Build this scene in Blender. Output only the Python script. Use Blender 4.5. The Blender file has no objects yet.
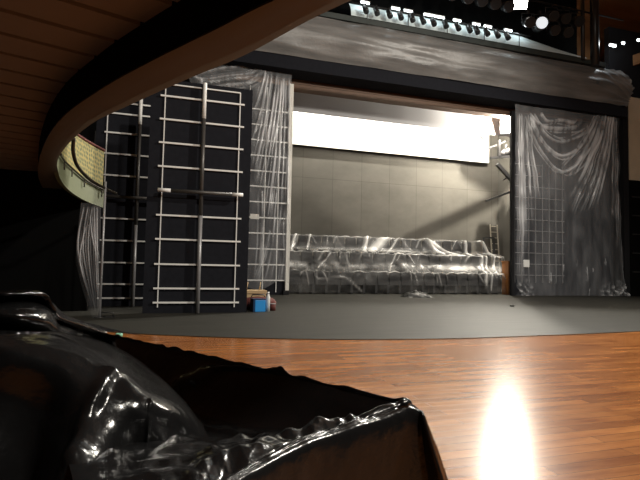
import bpy, math, random
import numpy as np
from math import sin, cos, pi, radians
from mathutils import Vector, noise
random.seed(7); rng = np.random.default_rng(5)
C = bpy.context.scene.collection
S = bpy.context.scene

# ------------------------------------------------------------------ camera
F = 490.0; YAW = radians(17.3); PIT = radians(3.04); ROLL = radians(1.2); H = 1.2
f = Vector((sin(YAW)*cos(PIT), cos(YAW)*cos(PIT), sin(PIT)))
r0 = Vector((cos(YAW), -sin(YAW), 0)); u0 = r0.cross(f)
r = cos(ROLL)*r0 + sin(ROLL)*u0; u = r.cross(f)
cd = bpy.data.cameras.new('camera'); cam = bpy.data.objects.new('camera', cd); C.objects.link(cam)
from mathutils import Matrix
M = Matrix((r, u, -f)).transposed().to_4x4(); M.translation = Vector((0, 0, H)); cam.matrix_world = M
cd.sensor_fit = 'HORIZONTAL'; cd.sensor_width = 36; cd.lens = F/640*36; cd.clip_start = .05; cd.clip_end = 200
S.camera = cam

def ray(px, py):
    px, py = float(px), float(py); return f + (px-320)/F*r + (240-py)/F*u
def at(px, py, Y):                       # point of the photograph on the upright plane y = Y
    d = ray(px, py); t = Y/d.y; return Vector((d.x*t, Y, H+d.z*t))
def gr(px, py, z=0.0):                   # point of the photograph on the level plane z
    d = ray(px, py); t = (z-H)/d.z; return Vector((d.x*t, d.y*t, z))

# ------------------------------------------------------------------ materials
def mat(name, col, rough=.6, metal=0, spec=.5, emit=None, estr=0, nscale=0, namt=.15, bump=0, bscale=30, coat=0, stretch=(1,1,1)):
    m = bpy.data.materials.new(name); m.use_nodes = True
    nt = m.node_tree; b = nt.nodes['Principled BSDF']
    b.inputs['Base Color'].default_value = (*col, 1); b.inputs['Roughness'].default_value = rough
    b.inputs['Metallic'].default_value = metal; b.inputs['Specular IOR Level'].default_value = spec
    b.inputs['Coat Weight'].default_value = coat
    if emit: b.inputs['Emission Color'].default_value = (*emit, 1); b.inputs['Emission Strength'].default_value = estr
    tc = nt.nodes.new('ShaderNodeTexCoord'); mp = nt.nodes.new('ShaderNodeMapping'); mp.inputs['Scale'].default_value = stretch
    nt.links.new(tc.outputs['Object'], mp.inputs['Vector'])
    if nscale:
        n = nt.nodes.new('ShaderNodeTexNoise'); n.inputs['Scale'].default_value = nscale; n.inputs['Detail'].default_value = 6
        nt.links.new(mp.outputs['Vector'], n.inputs['Vector'])
        mx = nt.nodes.new('ShaderNodeMix'); mx.data_type = 'RGBA'
        mx.inputs[6].default_value = (*[max(0, c*(1-namt)) for c in col], 1); mx.inputs[7].default_value = (*[min(1, c*(1+namt)) for c in col], 1)
        nt.links.new(n.outputs['Fac'], mx.inputs[0]); nt.links.new(mx.outputs[2], b.inputs['Base Color'])
    if bump:
        n2 = nt.nodes.new('ShaderNodeTexNoise'); n2.inputs['Scale'].default_value = bscale; n2.inputs['Detail'].default_value = 4
        nt.links.new(mp.outputs['Vector'], n2.inputs['Vector'])
        bp = nt.nodes.new('ShaderNodeBump'); bp.inputs['Strength'].default_value = bump; bp.inputs['Distance'].default_value = .02
        nt.links.new(n2.outputs['Fac'], bp.inputs['Height']); nt.links.new(bp.outputs['Normal'], b.inputs['Normal'])
    return m

def brick_mat(name, c1, c2, mortar, w, h, msize, rough, offset=.5, rot=(0,0,0), loc=(0,0,0), coat=0, grain=None, graincol=None, bump=.0, spec=.5):
    m = bpy.data.materials.new(name); m.use_nodes = True
    nt = m.node_tree; b = nt.nodes['Principled BSDF']; L = nt.links.new
    b.inputs['Roughness'].default_value = rough; b.inputs['Coat Weight'].default_value = coat; b.inputs['Coat Roughness'].default_value = .15
    b.inputs['Specular IOR Level'].default_value = spec
    tc = nt.nodes.new('ShaderNodeTexCoord'); mp = nt.nodes.new('ShaderNodeMapping')
    mp.inputs['Rotation'].default_value = rot; mp.inputs['Location'].default_value = loc
    L(tc.outputs['Object'], mp.inputs['Vector'])
    br = nt.nodes.new('ShaderNodeTexBrick'); br.offset = offset; br.squash = 1
    br.inputs['Scale'].default_value = 1; br.inputs['Brick Width'].default_value = w; br.inputs['Row Height'].default_value = h
    br.inputs['Mortar Size'].default_value = msize; br.inputs['Mortar Smooth'].default_value = .3
    br.inputs['Color1'].default_value = (*c1, 1); br.inputs['Color2'].default_value = (*c2, 1); br.inputs['Mortar'].default_value = (*mortar, 1)
    L(mp.outputs['Vector'], br.inputs['Vector'])
    out = br.outputs['Color']
    if grain:
        gm = nt.nodes.new('ShaderNodeMapping'); gm.inputs['Scale'].default_value = grain; L(tc.outputs['Object'], gm.inputs['Vector'])
        n = nt.nodes.new('ShaderNodeTexNoise'); n.inputs['Scale'].default_value = 1; n.inputs['Detail'].default_value = 8; n.inputs['Roughness'].default_value = .65
        L(gm.outputs['Vector'], n.inputs['Vector'])
        cr = nt.nodes.new('ShaderNodeValToRGB'); cr.color_ramp.elements[0].position = .32; cr.color_ramp.elements[1].position = .6
        cr.color_ramp.elements[0].color = (*graincol, 1); cr.color_ramp.elements[1].color = (1, 1, 1, 1)
        L(n.outputs['Fac'], cr.inputs['Fac'])
        mx = nt.nodes.new('ShaderNodeMix'); mx.data_type = 'RGBA'; mx.blend_type = 'MULTIPLY'; mx.inputs[0].default_value = 1
        L(out, mx.inputs[6]); L(cr.outputs['Color'], mx.inputs[7]); out = mx.outputs[2]
        if bump:
            bp = nt.nodes.new('ShaderNodeBump'); bp.inputs['Strength'].default_value = bump; bp.inputs['Distance'].default_value = .01
            L(n.outputs['Fac'], bp.inputs['Height']); L(bp.outputs['Normal'], b.inputs['Normal'])
    L(out, b.inputs['Base Color'])
    return m

def film_mat(name, col, a0, a1, rough=.28, nstretch=(6, 6, 1), namt=.25, bump=.3, bscale=9):
    """clear polythene: transparent where flat, milky where it is gathered in folds or meant to catch light (attribute 'gather')"""
    m = bpy.data.materials.new(name); m.use_nodes = True
    nt = m.node_tree; b = nt.nodes['Principled BSDF']; L = nt.links.new; out = nt.nodes['Material Output']
    b.inputs['Base Color'].default_value = (*col, 1); b.inputs['Roughness'].default_value = rough; b.inputs['IOR'].default_value = 1.5
    b.inputs['Specular IOR Level'].default_value = .8
    tr = nt.nodes.new('ShaderNodeBsdfTransparent'); ms = nt.nodes.new('ShaderNodeMixShader')
    at_ = nt.nodes.new('ShaderNodeAttribute'); at_.attribute_name = 'milkiness'
    tc = nt.nodes.new('ShaderNodeTexCoord'); mp = nt.nodes.new('ShaderNodeMapping'); mp.inputs['Scale'].default_value = nstretch
    L(tc.outputs['Object'], mp.inputs['Vector'])
    n = nt.nodes.new('ShaderNodeTexNoise'); n.inputs['Scale'].default_value = 1; n.inputs['Detail'].default_value = 6; n.inputs['Roughness'].default_value = .6
    L(mp.outputs['Vector'], n.inputs['Vector'])
    a = nt.nodes.new('ShaderNodeMapRange'); a.inputs['To Min'].default_value = a0; a.inputs['To Max'].default_value = a1
    L(at_.outputs['Fac'], a.inputs['Value'])
    nr = nt.nodes.new('ShaderNodeMapRange'); nr.inputs['From Min'].default_value = .35; nr.inputs['From Max'].default_value = .75
    nr.inputs['To Min'].default_value = -namt*.5; nr.inputs['To Max'].default_value = namt
    L(n.outputs['Fac'], nr.inputs['Value'])
    ad = nt.nodes.new('ShaderNodeMath'); ad.operation = 'ADD'; ad.use_clamp = True
    L(a.outputs['Result'], ad.inputs[0]); L(nr.outputs['Result'], ad.inputs[1])
    n2 = nt.nodes.new('ShaderNodeTexNoise'); n2.inputs['Scale'].default_value = bscale; n2.inputs['Detail'].default_value = 5
    L(tc.outputs['Object'], n2.inputs['Vector'])
    bp = nt.nodes.new('ShaderNodeBump'); bp.inputs['Strength'].default_value = bump; bp.inputs['Distance'].default_value = .05
    L(n2.outputs['Fac'], bp.inputs['Height']); L(bp.outputs['Normal'], b.inputs['Normal'])
    L(ad.outputs['Value'], ms.inputs['Fac']); L(tr.outputs[0], ms.inputs[1]); L(b.outputs[0], ms.inputs[2]); L(ms.outputs[0], out.inputs['Surface'])
    return m

M_black = mat('black_paint', (.012, .012, .014), .75, spec=.25, nscale=3)
M_cloth = mat('black_fabric', (.017, .018, .023), .95, spec=.1, nscale=8, namt=.3)
M_void = mat('black_wall_paint', (.004, .004, .004), .95, spec=.05)
M_white = mat('white_painted_timber', (.9, .9, .88), .5, nscale=12, namt=.1)
M_whiteedge = mat('white_primed_edge', (.82, .80, .74), .6, nscale=5, namt=.06)
M_grey = mat('grey_steel', (.34, .34, .35), .4, .3, nscale=9, namt=.2)
M_dark = mat('dark_steel', (.045, .044, .044), .35, .4)
M_pole = mat('dull_pipe_steel', (.10, .095, .09), .4, .4)
M_ladder = mat('weathered_ladder_timber', (.42, .38, .31), .7, nscale=6)
M_brass = mat('tarnished_rail', (.035, .026, .016), .4, .5)
M_seat = mat('dark_seat_fabric', (.02, .02, .022), .8, nscale=15)
M_blue = mat('blue_plastic', (.03, .3, .75), .4)
M_bluedark = mat('navy_plastic', (.01, .04, .11), .4)
M_tan = mat('tan_wood', (.5, .36, .2), .6, nscale=8)
M_red = mat('dark_red_canvas', (.10, .02, .015), .8)
M_wplast = mat('white_plastic', (.75, .75, .73), .4)
M_orange = mat('orange_stained_wood', (.38, .15, .04), .5, nscale=6, namt=.3, stretch=(4, 4, .6))
M_green = mat('mint_plastic', (.2, .5, .36), .4)
M_beige = mat('beige_plaster', (.6, .48, .34), .8, nscale=2)
M_soffit = mat('soffit_board', (.25, .20, .16), .7, nscale=2, namt=.15, spec=.2)
M_lip = mat('brown_lip_paint', (.10, .076, .048), .65, nscale=1.5, namt=.12, spec=.3)
M_hole = mat('recess_shade', (.006, .005, .004), .9, spec=.05)  # near-black colour stands for the shade inside the balcony recess
M_screen = mat('white_cyclorama_cloth', (.80, .78, .72), .9, spec=.1, nscale=.6, namt=.05)
M_border = mat('grey_border_cloth', (.34, .34, .35), .9, spec=.1, nscale=.5, namt=.1)
M_wood_trim = mat('brown_beam_wood', (.13, .07, .04), .6, nscale=5, namt=.4, stretch=(.5, 4, 8))
M_brownwall = mat('brown_board_wall', (.30, .15, .06), .7, nscale=1.5, namt=.6, stretch=(.4, 1, 2))
M_sage = mat('sage_green_paint', (.155, .172, .098), .6, nscale=4, namt=.06)
M_cat = mat('catwalk_green_steel', (.05, .062, .06), .6, .2, nscale=3, namt=.3)
M_diff = mat('white_reflector_panel', (.75, .85, .86), .6, nscale=2, namt=.1)
M_poly = mat('black_polythene', (.007, .007, .0073), .18, spec=.45, bump=.16, bscale=22)
M_poly2 = mat('dull_black_film', (.012, .012, .012), .4, spec=.2, bump=.3, bscale=20)
M_lens = mat('lamp_lens', (.03, .035, .04), .2, spec=.6)
M_stagefloor = mat('stage_black_paint', (.033, .032, .027), .6, nscale=1.6, namt=.45, spec=.16, bump=.05, bscale=6, stretch=(.5, 2.5, 1))
M_on = mat('lit_lamp_face', (1, 1, 1), .5, emit=(1, .93, .8), estr=32)
M_halo = mat('lit_halogen_face', (1, 1, 1), .5, emit=(1, .97, .9), estr=30)
M_tube = mat('lit_fluorescent_tube', (1, 1, 1), .5, emit=(.86, .97, 1), estr=6)
M_wood = brick_mat('varnished_stage_boards', (.43, .172, .048), (.27, .098, .026), (.11, .04, .012), 1.5, .12, .003, .21, coat=.0,
                   grain=(1.3, 8, 1), graincol=(.56, .43, .34), bump=.008, spec=.34)
M_backwall = brick_mat('grey_wall_panels', (.115, .108, .094), (.105, .099, .086), (.065, .061, .053), 1.62, 5.72, .012, .9, offset=0,
                       rot=(-pi/2, 0, 0), grain=(.5, .5, .9), graincol=(.78, .78, .78), spec=.1)
M_film = film_mat('clear_polythene_drape', (.76, .77, .80), .045, .85, nstretch=(2, 2, .35), namt=.07, rough=.25, bump=.15)
M_filmhdr = film_mat('grey_polythene_header', (.26, .255, .248), .6, .95, nstretch=(.35, 2, 3.5), namt=.3, rough=.42)
M_filmseat = film_mat('clear_polythene_cover', (.80, .79, .77), .045, .85, nstretch=(.6, 1.1, 2.1), namt=.09, bump=.2)
M_crumple = film_mat('crumpled_dark_film', (.12, .12, .12), .85, 1, rough=.2)
def pattern_mat():
    m = bpy.data.materials.new('patterned_gold_cloth'); m.use_nodes = True
    nt = m.node_tree; b = nt.nodes['Principled BSDF']; L = nt.links.new; b.inputs['Roughness'].default_value = .8
    tc = nt.nodes.new('ShaderNodeTexCoord'); mp = nt.nodes.new('ShaderNodeMapping'); mp.inputs['Scale'].default_value = (0, 26, 62)
    uv = nt.nodes.new('ShaderNodeMapping'); uv.inputs['Scale'].default_value = (46, 9, 1)
    L(tc.outputs['UV'], uv.inputs['Vector'])
    v = nt.nodes.new('ShaderNodeTexVoronoi'); v.voronoi_dimensions = '2D'; v.inputs['Scale'].default_value = 1.0; v.inputs['Randomness'].default_value = .35
    L(uv.outputs['Vector'], v.inputs['Vector'])
    cr = nt.nodes.new('ShaderNodeValToRGB'); e = cr.color_ramp.elements
    e[0].position = 0; e[0].color = (.16, .06, .03, 1); e[1].position = 1; e[1].color = (.42, .31, .10, 1)
    a = e.new(.30); a.color = (.14, .20, .10, 1); a = e.new(.48); a.color = (.38, .30, .11, 1)
    L(v.outputs['Distance'], cr.inputs['Fac']); L(cr.outputs['Color'], b.inputs['Base Color'])
    return m
M_pattern = pattern_mat()

# ------------------------------------------------------------------ mesh helpers
class MB:
    def __init__(s): s.v = []; s.f = []; s.sm = []
    def add(s, vs, fs, smooth=False):
        o = len(s.v); s.v += [tuple(x) for x in vs]; s.f += [tuple(i+o for i in q) for q in fs]; s.sm += [smooth]*len(fs); return s
    def box(s, x0, x1, y0, y1, z0, z1):
        vs = [(x, y, z) for z in (z0, z1) for y in (y0, y1) for x in (x0, x1)]
        return s.add(vs, [(0,2,3,1), (4,5,7,6), (0,1,5,4), (2,6,7,3), (0,4,6,2), (1,3,7,5)])
    def bar(s, p, q, w, h, up=(0,0,1)):             # rectangular bar from p to q
        p, q = Vector(p), Vector(q); d = (q-p).normalized(); a = d.cross(Vector(up))
        if a.length < 1e-3: a = d.cross(Vector((0,1,0)))
        a.normalize(); b = a.cross(d)
        vs = [e + sx*a*w/2 + sy*b*h/2 for e in (p, q) for sx, sy in ((-1,-1),(1,-1),(1,1),(-1,1))]
        return s.add(vs, [(3,2,1,0), (4,5,6,7), (0,1,5,4), (1,2,6,5), (2,3,7,6), (3,0,4,7)])
    def tube(s, pts, rad, n=10, cap=True):
        pts = [Vector(p) for p in pts]; rads = rad if isinstance(rad, (list, tuple)) else [rad]*len(pts)
        vs = []; pa = None
        for i, p in enumerate(pts):
            d = (pts[min(i+1, len(pts)-1)] - pts[max(i-1, 0)]).normalized()
            a = d.cross(Vector((0,0,1))) if pa is None else pa - d*pa.dot(d)
            if a.length < 1e-3: a = d.cross(Vector((0,1,0)))
            a.normalize(); pa = a; b = d.cross(a)
            vs += [p + rads[i]*(cos(2*pi*k/n)*a + sin(2*pi*k/n)*b) for k in range(n)]
        fs = [(i*n+k, i*n+(k+1) % n, (i+1)*n+(k+1) % n, (i+1)*n+k) for i in range(len(pts)-1) for k in range(n)]
        s.add(vs, fs, True)
        if cap:
            o = len(s.v)-len(vs); s.f += [tuple(o+k for k in reversed(range(n))), tuple(o+(len(pts)-1)*n+k for k in range(n))]; s.sm += [False, False]
        return s
    def build(s, name, m, parent=None, loc=None, bevel=0):
        me = bpy.data.meshes.new(name); me.from_pydata(s.v, [], s.f); me.polygons.foreach_set('use_smooth', s.sm); me.materials.append(m); me.update()
        o = bpy.data.objects.new(name, me); C.objects.link(o)
        if parent: o.parent = parent
        if loc is not None: o.location = loc
        if bevel:
            bv = o.modifiers.new('bevel', 'BEVEL'); bv.width = bevel; bv.segments = 2; bv.limit_method = 'ANGLE'
        return o
def grid_obj(name, P, m, parent=None, milkiness=None, closed=False, uv=False):
    """P: (nj, ni, 3) array"""
    nj, ni, _ = P.shape
    idx = np.arange(nj*ni).reshape(nj, ni)
    q = np.stack([idx[:-1,:-1], idx[:-1,1:], idx[1:,1:], idx[1:,:-1]], -1).reshape(-1, 4)
    me = bpy.data.meshes.new(name); me.from_pydata(P.reshape(-1, 3).tolist(), [], q.tolist())
    me.polygons.foreach_set('use_smooth', [True]*len(q)); me.materials.append(m)
    if milkiness is not None:
        at_ = me.attributes.new('milkiness', 'FLOAT', 'POINT'); at_.data.foreach_set('value', np.clip(milkiness, 0, 1).astype(np.float32).ravel())
    if uv:
        l = me.uv_layers.new(); vi = np.empty(len(me.loops), int); me.loops.foreach_get('vertex_index', vi)
        d = np.empty((len(vi), 2), np.float32); d[:,0] = (vi % ni)/(ni-1); d[:,1] = (vi//ni)/(nj-1); l.data.foreach_set('uv', d.ravel())
    me.update(); o = bpy.data.objects.new(name, me); C.objects.link(o)
    if parent: o.parent = parent
    return o
def tag(o, label, cat, group=None, kind=None):
    if label: o['label'] = label
    if cat: o['category'] = cat
    if group: o['group'] = group
    if kind: o['kind'] = kind
    return o
def struct(o): o['kind'] = 'structure'; return o
def thing(name, label, cat, loc=(0,0,0), group=None, rz=0):
    o = bpy.data.objects.new(name, None); C.objects.link(o); o.location = loc; o.rotation_euler = (0,0,rz); o.empty_display_size = .1
    return tag(o, label, cat, group)
def copy_tree(o, parent=None):
    c = o.copy(); C.objects.link(c); c.parent = parent
    for ch in list(o.children): copy_tree(ch, c)
    return c
def noise2(X, Y, Z, s, off=0):
    sh = X.shape; A = np.array([noise.noise(Vector((x*s+off, y*s, z*s))) for x, y, z in zip(X.ravel(), Y.ravel(), Z.ravel())])
    return A.reshape(sh)
def seg_dist(PX, PZ, poly):                 # distance of every point to a polyline, with the running parameter
    best = np.full(PX.shape, 1e9); tt = np.zeros(PX.shape); n = len(poly)-1
    for k in range(n):
        ax, az = poly[k]; bx, bz = poly[k+1]; dx, dz = bx-ax, bz-az; L2 = dx*dx+dz*dz+1e-9
        t = np.clip(((PX-ax)*dx+(PZ-az)*dz)/L2, 0, 1); d = np.hypot(PX-ax-t*dx, PZ-az-t*dz)
        w = d < best; best = np.where(w, d, best); tt = np.where(w, (k+t)/n, tt)
    return best, tt
def smooth_poly(pts, n=6):
    out = []
    P = [pts[0]] + list(pts) + [pts[-1]]
    for i in range(1, len(P)-2):
        for k in range(n):
            t = k/n; a, b, c, d = [np.array(q, float) for q in P[i-1:i+3]]
            out.append(tuple(.5*((2*b)+(-a+c)*t+(2*a-5*b+4*c-d)*t*t+(-a+3*b-3*c+d)*t**3)))
    out.append(tuple(float(x) for x in pts[-1])); return out

# ------------------------------------------------------------------ setting
YP = 19.0
struct(MB().box(-16, 34, -6, 24.4, -.3, 0).build('floor', M_wood))
edge = [gr(x, y) for x, y in ((60, 327), (120, 333), (200, 337), (280, 339.2), (360, 340), (450, 339), (540, 336), (640, 331.5))]
edge = [(-16, 12.0), (-4, 10.4)] + [(p.x, p.y) for p in edge] + [(13, 8.3), (20, 10.5), (26, 13)]
edge = smooth_poly(edge, 5); ne = len(edge)
vs = [(x, y, .001) for x, y in edge] + [(x, y, .012) for x, y in edge] + [(x, 24.0, .012) for x, y in edge]
fs = [(i, i+1, ne+i+1, ne+i) for i in range(ne-1)] + [(ne+i, ne+i+1, 2*ne+i+1, 2*ne+i) for i in range(ne-1)]
struct(MB().add(vs, fs).build('floor_stage', M_stagefloor))
ZF = .012
struct(MB().box(-6, 30, 24.0, 24.3, 0, 11.4).build('wall_back', M_backwall))
struct(MB().box(18.3, 18.6, 19.75, 24.0, 0, 11.4).build('wall_right', M_backwall))
struct(MB().box(-2.5, -2.2, 19.7, 24.0, 0, 11.4).build('wall_left', M_void))
# proscenium: black wall left and right of the opening, header over it
struct(MB().box(-16, 2.4, 19.5, 19.7, 0, 14).build('wall_proscenium_left', M_void))
struct(MB().box(21.6, 26, 19.4, 19.7, 0, 14).build('wall_proscenium_right', M_black))
struct(MB().box(2.4, 21.6, 19.5, 19.75, 8.95, 12.0).build('wall_proscenium_header', M_black))
# dark pelmet soffit below the wrapped header
mb = MB()
b0, b1 = at(240, 47, 18.5), at(627, 101, 18.5)
mb.box(-1, 21.75, 18.5, 19.5, 8.95, 9.42)
struct(mb.build('trim_1', M_cloth))
struct(MB().box(2.4, 21.6, 19.5, 20.0, 8.60, 8.95).build('trim_2', M_wood_trim))
struct(MB().box(2.4, 21.6, 19.46, 19.5, 8.76, 8.80).box(2.4, 21.6, 19.46, 19.5, 8.63, 8.66).build('trim_3', M_wood_trim))
# dark column and beige return wall right of the proscenium
struct(MB().box(21.78, 22.12, 18.8, 19.4, 0, 11.2).build('trim_4', M_black))
struct(MB().box(22.3, 30, 18.9, 19.3, 0, 5.9).build('wall_house_right', M_void))
struct(MB().box(22.3, 30, 18.9, 19.3, 5.9, 10.2).build('wall_house_right_panel', M_beige))
mb = MB()
for k in range(5): mb.box(22.4, 30, 18.84, 18.9, 1.2+k*.95, 1.27+k*.95)
struct(mb.build('trim_5', M_dark))
# dark brown boarded house ceiling and upper wall
struct(MB().box(-16, 34, 21.0, 21.3, 11.5, 20).build('wall_upper', M_brownwall))
mb = MB()
for k in range(6): mb.bar((22+k*2.2, 20.6, 12.0+.35*k), (30+k*2.2, 14.5, 14.6+.35*k), .45, .55)
struct(mb.build('trim_6', M_brownwall))
struct(MB().box(-16, 34, -6, 21.3, 17.0, 17.3).build('ceiling', M_brownwall))

struct(MB().box(4, 19.6, 19.5, 19.6, 12.0, 16).build('trim_10', M_void))
# balcony over the house left: boarded soffit, recess with its shade put in the colour, curved brown lip
ZS, ZL = 3.28, 2.9
inner = [gr(x, y, ZL) for x, y in ((275, 0), (215, 30), (150, 62), (100, 90), (60, 120), (42, 150), (38, 175))]
inner = [(2.6, .6), (1.5, 1.7)] + [(p.x, p.y) for p in inner] + [(-2.95, 13.6), (-3.3, 16.6)]
outer = [gr(x, y, ZL) for x, y in ((345, 3), (245, 55), (190, 78), (130, 105), (90, 125), (65, 148), (57, 165))]
outer = [(3.0, .5), (1.9, 1.6)] + [(p.x, p.y) for p in outer] + [(-2.42, 12.6), (-2.75, 16.6)]
I = smooth_poly(inner, 8); O = smooth_poly(outer, 8); n = min(len(I), len(O))
mb = MB()
vs = [(x, y, ZL) for x, y in I[:n]] + [(x, y, ZL) for x, y in O[:n]] + [(x, y, ZL+1.1) for x, y in O[:n]] + [(x, y, ZL+.02) for x, y in I[:n]]
fs = []
for i in range(n-1):
    fs += [(i, i+1, n+i+1, n+i), (n+i, n+i+1, 2*n+i+1, 2*n+i)]
struct(MB().add(vs, fs, True).build('trim_7', M_lip))
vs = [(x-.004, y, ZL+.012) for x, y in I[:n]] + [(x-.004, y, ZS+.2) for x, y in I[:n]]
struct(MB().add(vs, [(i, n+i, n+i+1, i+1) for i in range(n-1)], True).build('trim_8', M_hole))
# soffit boards run across towards the lip, gaps between them show the near-black backing
dirp = Vector((.943, .334)); nrm = Vector((-.334, .943))
mb = MB(); gap = MB()
base = Vector((-1.41, 4.64)); W = .505
def clip_x(side):                          # where a board meets the curve of the lip
    best = None
    for i in range(n-1):
        a, b = Vector(I[i]), Vector(I[i+1]); da, db = (a-base).dot(nrm)-side, (b-base).dot(nrm)-side
        if da*db <= 0 and da != db:
            t = da/(da-db); best = (a+(b-a)*t)
    return best
for k in range(-8, 26):
    s0, s1 = k*W, (k+1)*W-.075
    c0, c1 = clip_x(s0), clip_x(s1)
    if c0 is None or c1 is None: continue
    l0, l1 = (c0-base).dot(dirp)+.01, (c1-base).dot(dirp)+.01
    a0 = base+nrm*s0+dirp*(-10); a1 = base+nrm*s1+dirp*(-10); e0 = base+nrm*s0+dirp*l0; e1 = base+nrm*s1+dirp*l1
    vs = [(*a0, ZS), (*e0, ZS), (*e1, ZS-.0), (*a1, ZS-.0)]; vs += [(x, y, ZS+.12) for x, y, z in vs]
    mb.add(vs, [(0,1,2,3), (4,7,6,5), (0,4,5,1), (1,5,6,2), (2,6,7,3), (3,7,4,0)])
struct(mb.build('ceiling_balcony', M_soffit))
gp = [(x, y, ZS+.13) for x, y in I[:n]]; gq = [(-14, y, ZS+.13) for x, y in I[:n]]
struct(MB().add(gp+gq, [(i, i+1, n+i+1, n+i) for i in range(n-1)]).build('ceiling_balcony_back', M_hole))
# black wall at the back of the side aisle
struct(MB().box(-14, at(89, 260, 12.9).x, 12.9, 13.1, 0, 4.4).build('wall_aisle', M_void))
struct(MB().box(-14.3, -14, -6, 15.8, 0, 6).build('wall_house_left', M_void))

# ------------------------------------------------------------------ balcony box with patterned lining
def box_curve(pts, z): 
    q = [gr(x, y, z) for x, y in pts]; return smooth_poly([(p.x, p.y) for p in q], 8)
bx = thing('box_balcony', 'curved pale green theatre box with gold patterned lining beside the black screens', 'balcony', (-1.6, 11, 2.5))
L0 = Vector(bx.location)
bp_ = [(57, 166, 2.95, 150, 112), (61, 180, 2.84, 157, 120), (70, 191, 2.73, 166, 129), (85, 200.5, 2.62, 178.5, 140), (104, 208, 2.52, 188.5, 150.5)]
rowsb = []
for px, pb, zb_, pm, pt in bp_:
    q = gr(px, pb, zb_); rowsb.append((q.x, q.y, zb_, at(px, pm, q.y).z, at(px, pt, q.y).z))
cb = smooth_poly(rowsb, 9); nc = len(cb); cv = [(q[0], q[1]) for q in cb]
lo_ = [q[2]-L0.z for q in cb]; mi_ = [q[3]-L0.z for q in cb]; hi_ = [q[4]-L0.z for q in cb]
vs = []
for (zz, dx) in ((lo_, 0), (mi_, .0), (mi_, -.08), (lo_, -.08)):
    vs += [(x+dx-L0.x, y-L0.y, z) for (x, y), z in zip(cv, zz)]
fs = [(j*nc+i, j*nc+i+1, ((j+1) % 4)*nc+i+1, ((j+1) % 4)*nc+i) for j in range(4) for i in range(nc-1)] + [(0, nc, 2*nc, 3*nc), (nc-1, 4*nc-1, 3*nc-1, 2*nc-1)]
MB().add(vs, fs).build('fascia', M_sage, bx)
top = np.array([[(x-.05-L0.x, y-L0.y, a+(b-a)*t_) for (x, y), a, b in zip(cv, mi_, hi_)] for t_ in (0, .25, .5, .75, 1)])
lin = grid_obj('patterned_lining', top, M_pattern, bx, uv=True); lin['label'] = 'gold cloth with small repeated figures'
MB().tube([(x-.05-L0.x, y-L0.y, z) for (x, y), z in zip(cv, hi_)], .035).build('top_trim', M_red, bx)
rl = [(74, 138, 3.35), (73, 150, 3.16), (76, 163, 2.98), (83, 173, 2.88), (95, 183, 2.80), (116, 193.5, 2.75)]
rp = smooth_poly([tuple(gr(x, y, z)-L0) for x, y, z in rl], 5)
MB().tube(rp, .032).build('handrail', M_brass, bx)
low = [(x+.05-L0.x, y-L0.y, m_-.07) for (x, y), m_ in zip(cv, mi_)]
MB().tube(low, .022).build('lower_rail', M_brass, bx)
for i in range(9, nc-2, 8):
    x, y = cv[i]
    MB().tube([(x+.05-L0.x, y-L0.y, mi_[i]-.26), (x+.05-L0.x, y-L0.y, mi_[i]-.07)], .014, 6).build('rail_bracket', M_brass, bx)

# ------------------------------------------------------------------ scenery flats (black screens with white battens)
def flat(name, label, X0, X1, Y, z1, rungs, rx0, rx1, stiles, pole=None, cross=None, sw=.024, rh=.04, z0=ZF):
    t = thing(name, label, 'scenery flat', (X0, Y, z0), 'black battened scenery flats')
    lo = Vector((X0, Y, z0))
    MB().box(0, X1-X0, 0, .09, 0, z1-z0).build('panel', M_cloth, t)
    for i, zc in enumerate(rungs):
        a, b = rx0, rx1
        MB().box(a-X0, b-X0, -.05, -.005, zc-rh/2-z0, zc+rh/2-z0).build('batten', M_white, t)
    for (x, za, zb) in stiles:
        MB().box(x-sw/2-X0, x+sw/2-X0, -.035, .0, za-z0, zb-z0).build('stile', M_white, t)
    if pole:
        x, segs = pole
        for za, zb, m_, nm in segs:
            MB().tube([(x-X0, -.12, za-z0), (x-X0, -.12, zb-z0)], .048, 12).build(nm, m_, t)
    if cross:
        zc, segs = cross
        for xa, xb, m_, nm in segs: MB().tube([(xa-X0, -.2, zc-z0), (xb-X0, -.2, zc-z0)], .045, 10).build(nm, m_, t)
    return t
Y1 = 12.2
rz = [at(160, y, Y1).z for y in (95.6, 118.9, 142.4, 166.2, 215, 239, 264, 288.3, 302.5)]
flat('scenery_flat', 'tall black flat with white ladder battens and a dark crossbar, standing at the front', -.50, 1.93, Y1, 5.62, rz, -.28, 1.73,
     [(-.17, .15, 5.5), (1.62, .15, 5.5)], (.74, [(4.72, 5.6, M_white, 'upper_pole'), (2.35, 4.72, M_pole, 'middle_pole'), (.02, 2.35, M_grey, 'lower_pole')]),
     (at(160, 191, Y1).z, [(-.26, .03, M_white, 'crossbar_end'), (.03, 1.46, M_pole, 'crossbar'), (1.46, 1.73, M_white, 'crossbar_end')]))
t = bpy.data.objects['scenery_flat']
MB().box(-.17+.5, 1.62+.5, -.04, -.004, 5.47, 5.50).build('top_batten', M_white, t)
Y2 = 14.2
rz = [at(115, y, Y2).z for y in (102.5, 113.5, 133, 154, 175.5, 218.5, 240.5, 262.5, 284, 298)]
flat('scenery_flat', 'black flat with white battens standing behind, half hidden by the crossbar flat', -1.93, .4, Y2, 6.15, rz, -1.72, -.1,
     [(-1.66, .1, 5.25)], (-.83, [(4.95, 5.75, M_white, 'upper_pole'), (2.2, 4.95, M_pole, 'middle_pole'), (.02, 2.2, M_grey, 'lower_pole')]),
     (at(115, 197.5, Y2).z, [(-1.72, -.1, M_pole, 'crossbar')]))
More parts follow.
